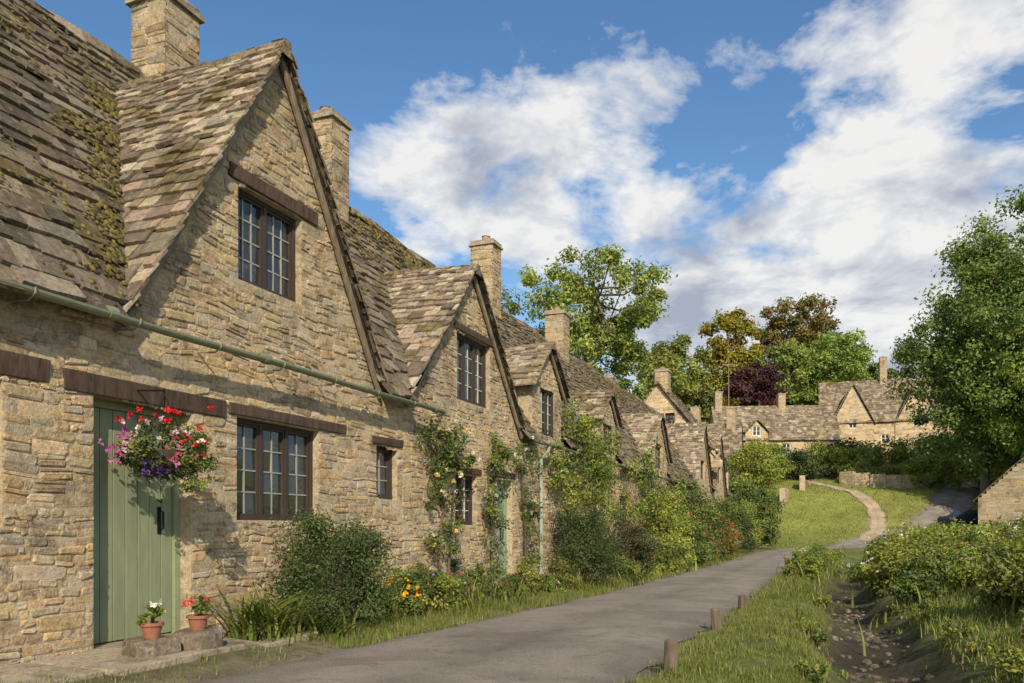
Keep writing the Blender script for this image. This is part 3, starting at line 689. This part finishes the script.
for (X,Y,r,h,pal) in [(15.2,50,1.2,3.0,GREEN),(15.6,54,1.6,3.2,DARK),(17.5,58,1.5,2.6,GREEN),(16.5,62,2.2,3.8,GREEN),(19.5,64,1.8,2.0,GREEN+DARK),(20.5,70,2.6,3.5,BRIGHT),(23,75,2.6,3.2,BRIGHT),(18,74,3,4.5,DARK),
    (28,77,2.0,2.2,DARK),(25.5,80,2.6,2.6,GREEN),(31,79,2.6,2.8,BRIGHT),(34,79,2.6,2.8,BRIGHT),(37,78,2.8,3.2,BRIGHT),(40,77,3,3.4,BRIGHT),(44,82,3.4,3.5,GREEN),(37.5,72,2.2,2.6,BRIGHT),(41.5,70,2.4,3.4,BRIGHT),
    (35,84,3,2.6,DARK),(47,76,4,5,GREEN),(50,86,4,4,GREEN),(32.5,75.2,1.6,1.6,BRIGHT),(35,74,1.6,1.7,BRIGHT)]:
    shrub('garden_hedge_shrub',X,Y,r*1.15,r,h,pal,K=46,n=180,size=.05+.0026*Y)
tree('ash_tree',5.4,56,20.8,6.3,9.5,[(.17,.205,.05),(.14,.17,.04),(.19,.22,.06)],K=125,n=240,size=.27,cr=.92)
tree('broadleaf_tree',20.3,100,25,5.2,12,[(.16,.17,.045),(.14,.16,.04)],K=80,n=230,size=.5)
tree('broadleaf_tree',14.5,92,19.5,5,10,GREEN,K=60,n=200,size=.5)
tree('golden_lime_tree',31,112,32,4.8,15,GOLD,K=90,n=250,size=.5)
tree('beech_tree',41.5,118,35.5,6.2,16,RUST,K=100,n=250,size=.5)
tree('beech_tree',47,120,34.5,5.2,16,RUST+GREEN,K=90,n=250,size=.5)
tree('maple_tree',36,106,26.5,3.6,13,[(.17,.21,.05),(.14,.18,.045)],K=60,n=230,size=.42)
tree('maple_tree',42.5,106,27.5,5.2,13,[(.16,.21,.045),(.14,.19,.045)],K=80,n=230,size=.42)
tree('copper_beech_tree',31,101,22,3.8,13,PURP,K=60,n=230,size=.42)
tree('broadleaf_tree',56,132,29,7,16,GREEN,K=70,n=220,size=.6)
tree('broadleaf_tree',66,130,30,7,15,GREEN,K=70,n=220,size=.6)
tree('broadleaf_tree',25,114,24,5,14,GREEN,K=60,n=200,size=.55)
tree('yew_tree',38.0,64,25.5,7.0,5,[(.10,.14,.035),(.12,.16,.04),(.08,.12,.03)],K=260,n=280,size=.3,cr=1.35,shape='cone')
tree('yew_tree',44.0,66,30,7.0,3,[(.10,.14,.035),(.13,.17,.04)],K=220,n=270,size=.32,cr=1.5)
tree('chestnut_tree',40.6,62,16,5.2,3.2,[(.17,.22,.04),(.15,.195,.035)],K=140,n=270,size=.27,cr=1.05)
tree('chestnut_tree',40.5,54,14.5,4.6,2.0,[(.17,.22,.035),(.19,.23,.045)],K=130,n=270,size=.25,cr=1.0)
cen=[]
for i in range(420):
    X=U_(-60,150); Y=U_(150,190); cen.append((X,Y,gz(X,Y)+U_(1,11)+2*math.sin(X*.12)))
veg('distant_woodland',[clumps(np.array(cen),3.2,110,GREEN+DARK+RUST,.95)])

# ---------------------------------------------------------------- distant houses
def house(X,Y,zb,rz,W,D,eh,rh,chs=(),wins=(),gabs=(),wallc=1.1):
    par=empty('stone_house',loc=(X,Y,zb),rz=rz)
    w=MB(); ops=[(a,a+.9,z,z+1.0) for a,z in wins]
    sw=dict(hs=(.2,.32),dark=wallc,fine=False)
    stonewall(w,lambda a,z,d:(a,-d,z),-2,eh,lambda z:[(0,W)],ops,**sw)
    for xx,sg_ in ((0,-1),(W,1)):
        stonewall(w,(lambda a,z,d,xx=xx,sg_=sg_:(xx+sg_*d,a,z)),-2,rh-.1,lambda z:[(0,D)] if z<eh else [(D/2-k,D/2+k) for k in [D/2*(rh-z)/(rh-eh)] if k>.1],[],**sw)
    w.box(0,W,D-.3,D,-2,eh,(.4,.34,.24)); 
    for g in gabs:
        sc,h,zp,ze=g
        stonewall(w,lambda a,z,d:(a,-.15-d,z),-2,zp-.1,lambda z:[(sc-h,sc+h)] if z<ze else [(sc-k,sc+k) for k in [h*(zp-z)/(zp-ze)] if k>.1],[(sc-.45,sc+.45,ze-.4,ze+.7)],**sw)
    w.obj('walls',[m_stone],par)
    r=MB(); L=math.hypot(D/2,rh-eh)
    tiles(r,(-.15,-.25,eh-.2),(1,0,0),(0,D/2+.25,rh-eh+.2),W+.3,L+.2,None,e0=.38,e1=.25,wsc=1.5,bright=1.2,th=.05,sg=None)
    tiles(r,(W+.15,D+.25,eh-.2),(-1,0,0),(0,-D/2-.25,rh-eh+.2),W+.3,L+.2,None,e0=.6,e1=.4,wsc=3,bright=1.3,th=.05,sg=None)
    for y0 in (-.2,D+.2): r.add([(0,y0,eh-.23),(W,y0,eh-.23),(W,D/2,rh-.03),(0,D/2,rh-.03)],[(0,1,2,3)],(.08,.06,.05))
    ridge(r,(-.15,D/2,rh),(W+.15,D/2,rh),sg=None,w=.2)
    for sc,h,zp,ze in gabs:
        dp=(zp-eh)/(rh-eh)*D/2+.1; Lg=math.hypot(h,zp-ze)
        cl=lambda p:p[1]<(p[2]-eh)/(rh-eh)*D/2+.2
        tiles(r,(sc-h-.1,dp,ze),(0,-1,0),(h,0,zp-ze),dp+.4,Lg,cl,e0=.35,e1=.25,wsc=1.4,bright=1.2,th=.05,sg=None)
        tiles(r,(sc+h+.1,-.4,ze),(0,1,0),(-h,0,zp-ze),dp+.4,Lg,cl,e0=.35,e1=.25,wsc=1.4,bright=1.1,th=.05,sg=None)
        for k in (-1,1): r.add([(sc+k*h,-.3,ze-.04),(sc,-.3,zp-.04),(sc,dp,zp-.04),(sc+k*h,(ze-eh)/(rh-eh)*D/2,ze-.04)],[(0,1,2,3)],(.08,.06,.05))
    r.obj('roof',[m_tile],par)
    wb=MB(); Mw=lambda a,z,d:(a,-d,z)
    for a,z in wins: window(wb,Mw,a,a+.9,z,z+1.0,lights=2,cols=1,rows=2,frame=(.7,.7,.66),bar=(.7,.7,.66),fw=.07,bw=.02)
    for sc,h,zp,ze in gabs: window(wb,lambda a,z,d:(a,-.15-d,z),sc-.45,sc+.45,ze-.4,ze+.7,lights=2,cols=1,rows=2,frame=(.7,.7,.66),bar=(.7,.7,.66),fw=.07,bw=.02)
    wb.obj('windows',[m_paint,m_glass],par)
    for cx,cy,z0,z1 in chs:
        c=MB(); chimney(c,cx,cy,z0,z1,.8,1.1); c.obj('chimney',[m_stone],par)
    return par
house(22.6,88,7.6,math.radians(-4),13.2,6,2.9,6.9,chs=[(.6,3,5.5,8.4),(7.6,3,5.5,8.1)],wins=[(1.5,1.4),(4,1.4),(7,1.4),(10,1.4),(12,1.4)],gabs=[(4.2,1.2,4.9,3.6)])
house(37.4,97,9.2,math.radians(-20),14.5,7,4.2,9.6,chs=[(7.2,3.5,7.5,12.2)],wins=[(.6,1.6),(6.7,1.6),(12.5,1.6)],gabs=[(3.6,2.4,8.6,3.8),(10.6,2.4,8.6,3.8)])
house(36.6,52,-.3,math.radians(35),8,6,3.2,5.9,wins=[(1,1.2),(4,1.2)])
house(15.2,72,3.4,math.radians(-20),5,5,3.6,6.9,chs=[(1.0,2.5,5.5,8.4),(4.2,2.5,5.5,8.2)],wins=[(1.4,2.0)])
def drywall(pts,h,name='dry_stone_wall',t=.45):
    w=MB()
    for (xa,ya),(xb,yb) in zip(pts[:-1],pts[1:]):
        L=math.hypot(xb-xa,yb-ya); ux,uy=(xb-xa)/L,(yb-ya)/L; z0=min(gz(xa,ya),gz(xb,yb))-.4; z1=(gz(xa,ya)+gz(xb,yb))/2+h
        for sd in (1,-1):
            stonewall(w,lambda a,z,d:(xa+ux*a+uy*(d+t/2)*sd,ya+uy*a-ux*(d+t/2)*sd,z),z0,z1,lambda z:[(0,L)],[],hs=(.14,.22),depth=t/2,dark=.9,fine=False)
    w.obj(name,[m_stone])
drywall([(30.5,74.2),(31.3,73),(32.3,72.2),(33.5,71.7),(34.7,71.5),(35.9,71.6),(37.3,72)],1.2)
drywall([(22.3,66),(23.5,68.5)],1.1); drywall([(25.4,70),(26.2,72.3)],1.1)

# ---------------------------------------------------------------- small objects
for (X,Y,h,r) in ((1.21,6.1,.25,.055),(2.38,9.3,.24,.06),(3.45,12,.22,.06)):
    p=MB(); z=gz(X,Y); tx,ty=U_(-.03,.03),U_(-.02,.02)
    ang=[2*math.pi*k/9 for k in range(9)]; rr=[r*U_(.85,1.12) for _ in ang]
    vs=[];H=[-.1,0,h*.5,h-.015,h]; sc=[1.05,1.05,1,.97,.86]
    for q,kk in zip(H,sc): vs+=[(X+tx*q/h+rr[i]*kk*math.cos(a),Y+ty*q/h+rr[i]*kk*math.sin(a),z+q+(U_(-.008,.008) if q>h-.02 else 0)) for i,a in enumerate(ang)]
    fs=[(i*9+k,i*9+(k+1)%9,(i+1)*9+(k+1)%9,(i+1)*9+k) for i in range(4) for k in range(9)]+[tuple(36+k for k in range(9))]
    p.add(vs,fs,(.13,.10,.075)); p.obj('wooden_post',[m_wood])
p=MB(); s=1.8
while s<6.0:
    l=U_(.5,.9); x=.12
    for w_ in (U_(.4,.5),U_(.38,.5)):
        z=gr(x+w_/2,s+l/2); p.box(x+.012,x+w_-.012,s+.012,s+l-.012,z-.1,z+.03+U_(0,.015),jc((.38,.33,.25),.12),0,j=.018); x+=w_
    s+=l
p.obj('paving_slabs',[m_stone],row=True,bevel=.012)
p=MB(); p.box(-.2,.12,4.84,5.92,-.1,.03,(.3,.27,.21),j=.004); p.obj('doorstep',[m_stone],c1,bevel=.01)
def pot(x,s,zt,r,flow,fc):
    b=MB(); zg=gr(x,s)
    n=10; vs=[]
    rr=[.2*U_(.8,1.15) for _ in range(n)]
    for q,kk in ((-.05,1.05),(zt*.5,1.0),(zt-.02,.98),(zt,.9)): vs+=[(x+rr[i]*kk*math.cos(6.283*i/n),s+rr[i]*kk*math.sin(6.283*i/n)*1.05,zg+q+(U_(-.01,.01) if q>.05 else 0)) for i in range(n)]
    b.add(vs,[(i*n+k,i*n+(k+1)%n,(i+1)*n+(k+1)%n,(i+1)*n+k) for i in range(3) for k in range(n)]+[tuple(3*n+k for k in range(n))],(.20,.17,.13)); b.obj('stone_plinth',[m_stone],row=True,bevel=.015)
    par=empty('potted_geranium'); 
    z=zg+zt; q=MB(); X,Y=R(x,s); q.lathe((X,Y,z),[(0,0),(r*.68,0),(r*.92,r*1.15),(r*1.06,r*1.15),(r*1.08,r*1.45),(r*.95,r*1.45),(r*.9,r*1.2),(0,r*1.2)],(.30,.13,.08),0,20)
    q.obj('pot',[m_terra],par,smooth=False)
    o=shrub('plant',X,Y,r*1.3,r*1.3,r*1.8,GREEN,K=12,n=36,size=.033,z=z+r*1.3,flow=([fc],flow,.024)); o.parent=par
pot(.67,4.8,.17,.085,9,(.8,.8,.76)); pot(.72,5.24,.19,.085,13,(.65,.05,.03))
hb=empty('hanging_flower_basket'); X,Y=R(.34,5.26); zc=1.70
q=MB(); q.lathe((X,Y,zc-.22),[(0,0),(.1,.01),(.17,.07),(.21,.17),(.215,.2),(.2,.2)],(.06,.045,.03),0,18)
wx,wy=R(.02,5.26)
q.tube([(wx,wy,2.22),(X,Y,2.20),(X,Y,2.15)],.008,(.02,)*3,1)
for a in (0,2.1,4.2): q.tube([(X,Y,2.16),(X+.2*math.cos(a),Y+.2*math.sin(a),zc)],.004,(.02,)*3,1,5)
q.obj('basket_and_bracket',[m_wood,m_metal],hb)
parts=[]; K=60; d=nrm(rng.standard_normal((K,3))); cen=np.array([X,Y,zc-.0])+d*np.array([.33,.28,.21]); parts.append(clumps(cen,.085,90,GREEN+DARK,.035))
def flw(cx,cz,sx,sz,n,cols,fs,yo=-.1):
    P=np.c_[X+cx+sx*rng.standard_normal(n),Y+yo-.14*rng.random(n),zc+cz+sz*rng.standard_normal(n)]
    ks=np.repeat(np.arange(n),9); PP=P[ks]+rng.standard_normal((len(ks),3))*fs*.38; cc=np.array(cols)[rng.integers(0,len(cols),n)][ks]*(1+.15*rng.standard_normal((len(ks),1)))
    parts.append(leafarr(PP,rng.standard_normal((len(ks),3))+[0,-1,.3],np.full(len(ks),fs),np.clip(cc,0,1),.9))
flw(.0,.27,.17,.05,14,[(.7,.02,.02),(.55,.01,.02)],.03,0); flw(.34,.08,.07,.07,10,[(.55,.04,.03),(.6,.06,.04)],.026)
flw(-.27,-.0,.08,.09,26,[(.5,.10,.36),(.55,.17,.4),(.38,.07,.3)],.027,-.16); flw(.02,.08,.18,.08,16,[(.7,.65,.65),(.65,.45,.53)],.028,-.2)
flw(.0,-.17,.06,.04,22,[(.06,.04,.2),(.1,.05,.26)],.022,-.16); flw(.2,-.0,.09,.08,13,[(.5,.1,.2),(.55,.22,.32)],.025,-.18)
cen=np.array([(X+U_(.15,.4),Y+U_(-.12,.1),zc-U_(0,.36)) for _ in range(26)]); parts.append(clumps(cen,.055,40,GREEN+BRIGHT,.03))
o=veg('flowers',parts); o.parent=hb
p=MB(); z=gz(27,96); p.tube([(26,96,z),(26,96,z+12)],[.1,.06],(.2,.15,.1)); p.box(25.2,26.8,95.95,96.05,z+11,z+11.12,(.2,.15,.1)); p.obj('telegraph_pole',[m_wood])
CXx,CYy=34.6,60.4
car=empty('parked_car',loc=(CXx,CYy,gz(CXx,CYy)+.1),rz=math.radians(8))
c=MB(); prof=[(-2.1,.3),(-2.12,.75),(-2.0,.95),(-1.3,1.02),(-.75,1.42),(.9,1.45),(1.6,1.0),(2.0,.9),(2.1,.55),(2.05,.3)]
n=len(prof); vs=[]
for y,k in ((-.85,1),(-.72,2),(.72,2),(.85,1)):
    vs+=[(x,y*(.86 if z>1.1 else 1),z) for x,z in prof]
fs=[(j*n+i,j*n+(i+1)%n,(j+1)*n+(i+1)%n,(j+1)*n+i) for j in range(3) for i in range(n)]+[tuple(range(n-1,-1,-1)),tuple(3*n+i for i in range(n))]
c.add(vs,fs,(.03,.035,.045)); c.obj('body',[m_carp],car,bevel=.04)
c=MB()
for y in (-.765,.765):
    c.add([(-1.1,y*1.13,1.05),(1.35,y*1.13,1.05),(.8,y*.975,1.38),(-.7,y*.975,1.38)],[(0,1,2,3)],(0,0,0))
c.add([(-1.33,-.66,1.05),(-1.33,.66,1.05),(-.8,.6,1.41),(-.8,-.6,1.41)],[(0,1,2,3)],(0,0,0)); c.add([(1.6,-.66,1.03),(1.6,.66,1.03),(.98,.6,1.42),(.98,-.6,1.42)],[(0,1,2,3)],(0,0,0))
c.obj('car_windows',[m_glass],car)
for wx_ in (-1.35,1.35):
    for wy_ in (-.8,.8):
        c=MB(); c.tube([(wx_,wy_-.1,.32),(wx_,wy_+.1,.32)],.32,(.02,.02,.02),0,18); c.tube([(wx_,wy_-.11,.32),(wx_,wy_+.11,.32)],.18,(.4,.4,.42),0,12); c.obj('wheel',[m_terra],car)

# ---------------------------------------------------------------- light, sky, camera
el=math.radians(33); sx,sy=.12,-.85; L=math.hypot(sx,sy); sx/=L; sy/=L
D=Vector((sx*math.cos(el),sy*math.cos(el),math.sin(el)))
sd=bpy.data.lights.new('sun','SUN'); sd.energy=5.0; sd.angle=math.radians(.5); sd.color=(1,.86,.65)
so=bpy.data.objects.new('sun',sd); LK(so); so.rotation_euler=D.to_track_quat('Z','Y').to_euler(); so.location=(0,0,60)
w=bpy.data.worlds.new("World"); scene.world=w; w.use_nodes=True; nt=w.node_tree
bg=nt.nodes['Background']; bg.inputs['Strength'].default_value=.135
sky=N(nt,'ShaderNodeTexSky',sky_type='NISHITA'); sky.sun_disc=False; sky.sun_elevation=el; sky.sun_rotation=math.atan2(sx,sy); sky.air_density=1.0; sky.dust_density=.8; sky.ozone_density=1.3
def MA(op,a,b=None,cl=False):
    n=N(nt,'ShaderNodeMath',operation=op,use_clamp=cl)
    for i,v in ((0,a),(1,b)):
        if v is None: continue
        if isinstance(v,(int,float)): n.inputs[i].default_value=v
        else: nt.links.new(v,n.inputs[i])
    return n.outputs[0]
tc=N(nt,'ShaderNodeTexCoord').outputs['Generated']; sp=N(nt,'ShaderNodeSeparateXYZ'); nt.links.new(tc,sp.inputs[0])
zc_=MA('ADD',MA('MAXIMUM',sp.outputs[2],0.0),.28)
cb=N(nt,'ShaderNodeCombineXYZ'); nt.links.new(MA('DIVIDE',sp.outputs[0],zc_),cb.inputs[0]); nt.links.new(MA('DIVIDE',sp.outputs[1],zc_),cb.inputs[1])
pv=cb.outputs[0]
n1=noise(nt,3.1,7,.6,pv,.25)
dens=MA('ADD',MA('MULTIPLY',n1,1.5),MA('MULTIPLY',noise(nt,10,5,.65,pv,.2),.36))
dens=MA('ADD',dens,-.435)
def blob(az,elv,rad,wt):
    az,elv=math.radians(az),math.radians(elv); d=(math.sin(az)*math.cos(elv),math.cos(az)*math.cos(elv),math.sin(elv))
    v=N(nt,'ShaderNodeVectorMath',operation='DOT_PRODUCT'); nt.links.new(tc,v.inputs[0]); v.inputs[1].default_value=d
    mr=N(nt,'ShaderNodeMapRange',interpolation_type='SMOOTHSTEP'); nt.links.new(v.outputs['Value'],mr.inputs[0])
    mr.inputs[1].default_value=math.cos(math.radians(rad)); mr.inputs[2].default_value=1; mr.inputs[3].default_value=0; mr.inputs[4].default_value=wt
    return mr.outputs[0]
for b_ in [(-21,32,18,-.30),(-2,38,13,-.24),(18,21.5,7,-.12),(13,24,5,-.08),(21,32,9,-.18),(-3,17.5,4,-.08),
           (-4,25,10,.12),(9,27,8,.08),(4,22,10,.10),(26,23,8,.12),(21,14.5,12,.26),(31,17,10,.16),(31,29,6,.10),(-9,21,6,.06),(13,14,9,.12)]:
    dens=MA('ADD',dens,blob(*b_))
mask=ramp(nt,dens,[(.44,0),(.53,.45),(.66,.95)])
# underside shading: thicker cloud is greyer, edges bright
shade=MA('ADD',MA('MULTIPLY',noise(nt,4.2,5,.6,pv,.3),.95),MA('MULTIPLY',sp.outputs[2],.42))
ccol=ramp(nt,shade,[(.44,(.42,.46,.55)),(.56,(.70,.72,.76)),(.66,(.97,.955,.93))])
sc_=mix(nt,1,ccol,(7.0,7.0,7.0),'MULTIPLY')
hs=N(nt,'ShaderNodeHueSaturation'); hs.inputs['Saturation'].default_value=1.22; hs.inputs['Value'].default_value=1.12; nt.links.new(sky.outputs[0],hs.inputs['Color'])
nt.links.new(mix(nt,mask,hs.outputs[0],sc_),bg.inputs['Color'])

cam=bpy.data.cameras.new('camera'); co=bpy.data.objects.new('camera',cam); LK(co); scene.camera=co
co.location=(0,0,1.05); co.rotation_euler=(math.radians(90),0,0)
cam.sensor_width=36; cam.lens=28.125; cam.shift_y=(525-341.5)/1024; cam.clip_end=3000; cam.clip_start=.05
scene.view_settings.view_transform='Standard'; scene.view_settings.look='None'; scene.view_settings.exposure=0
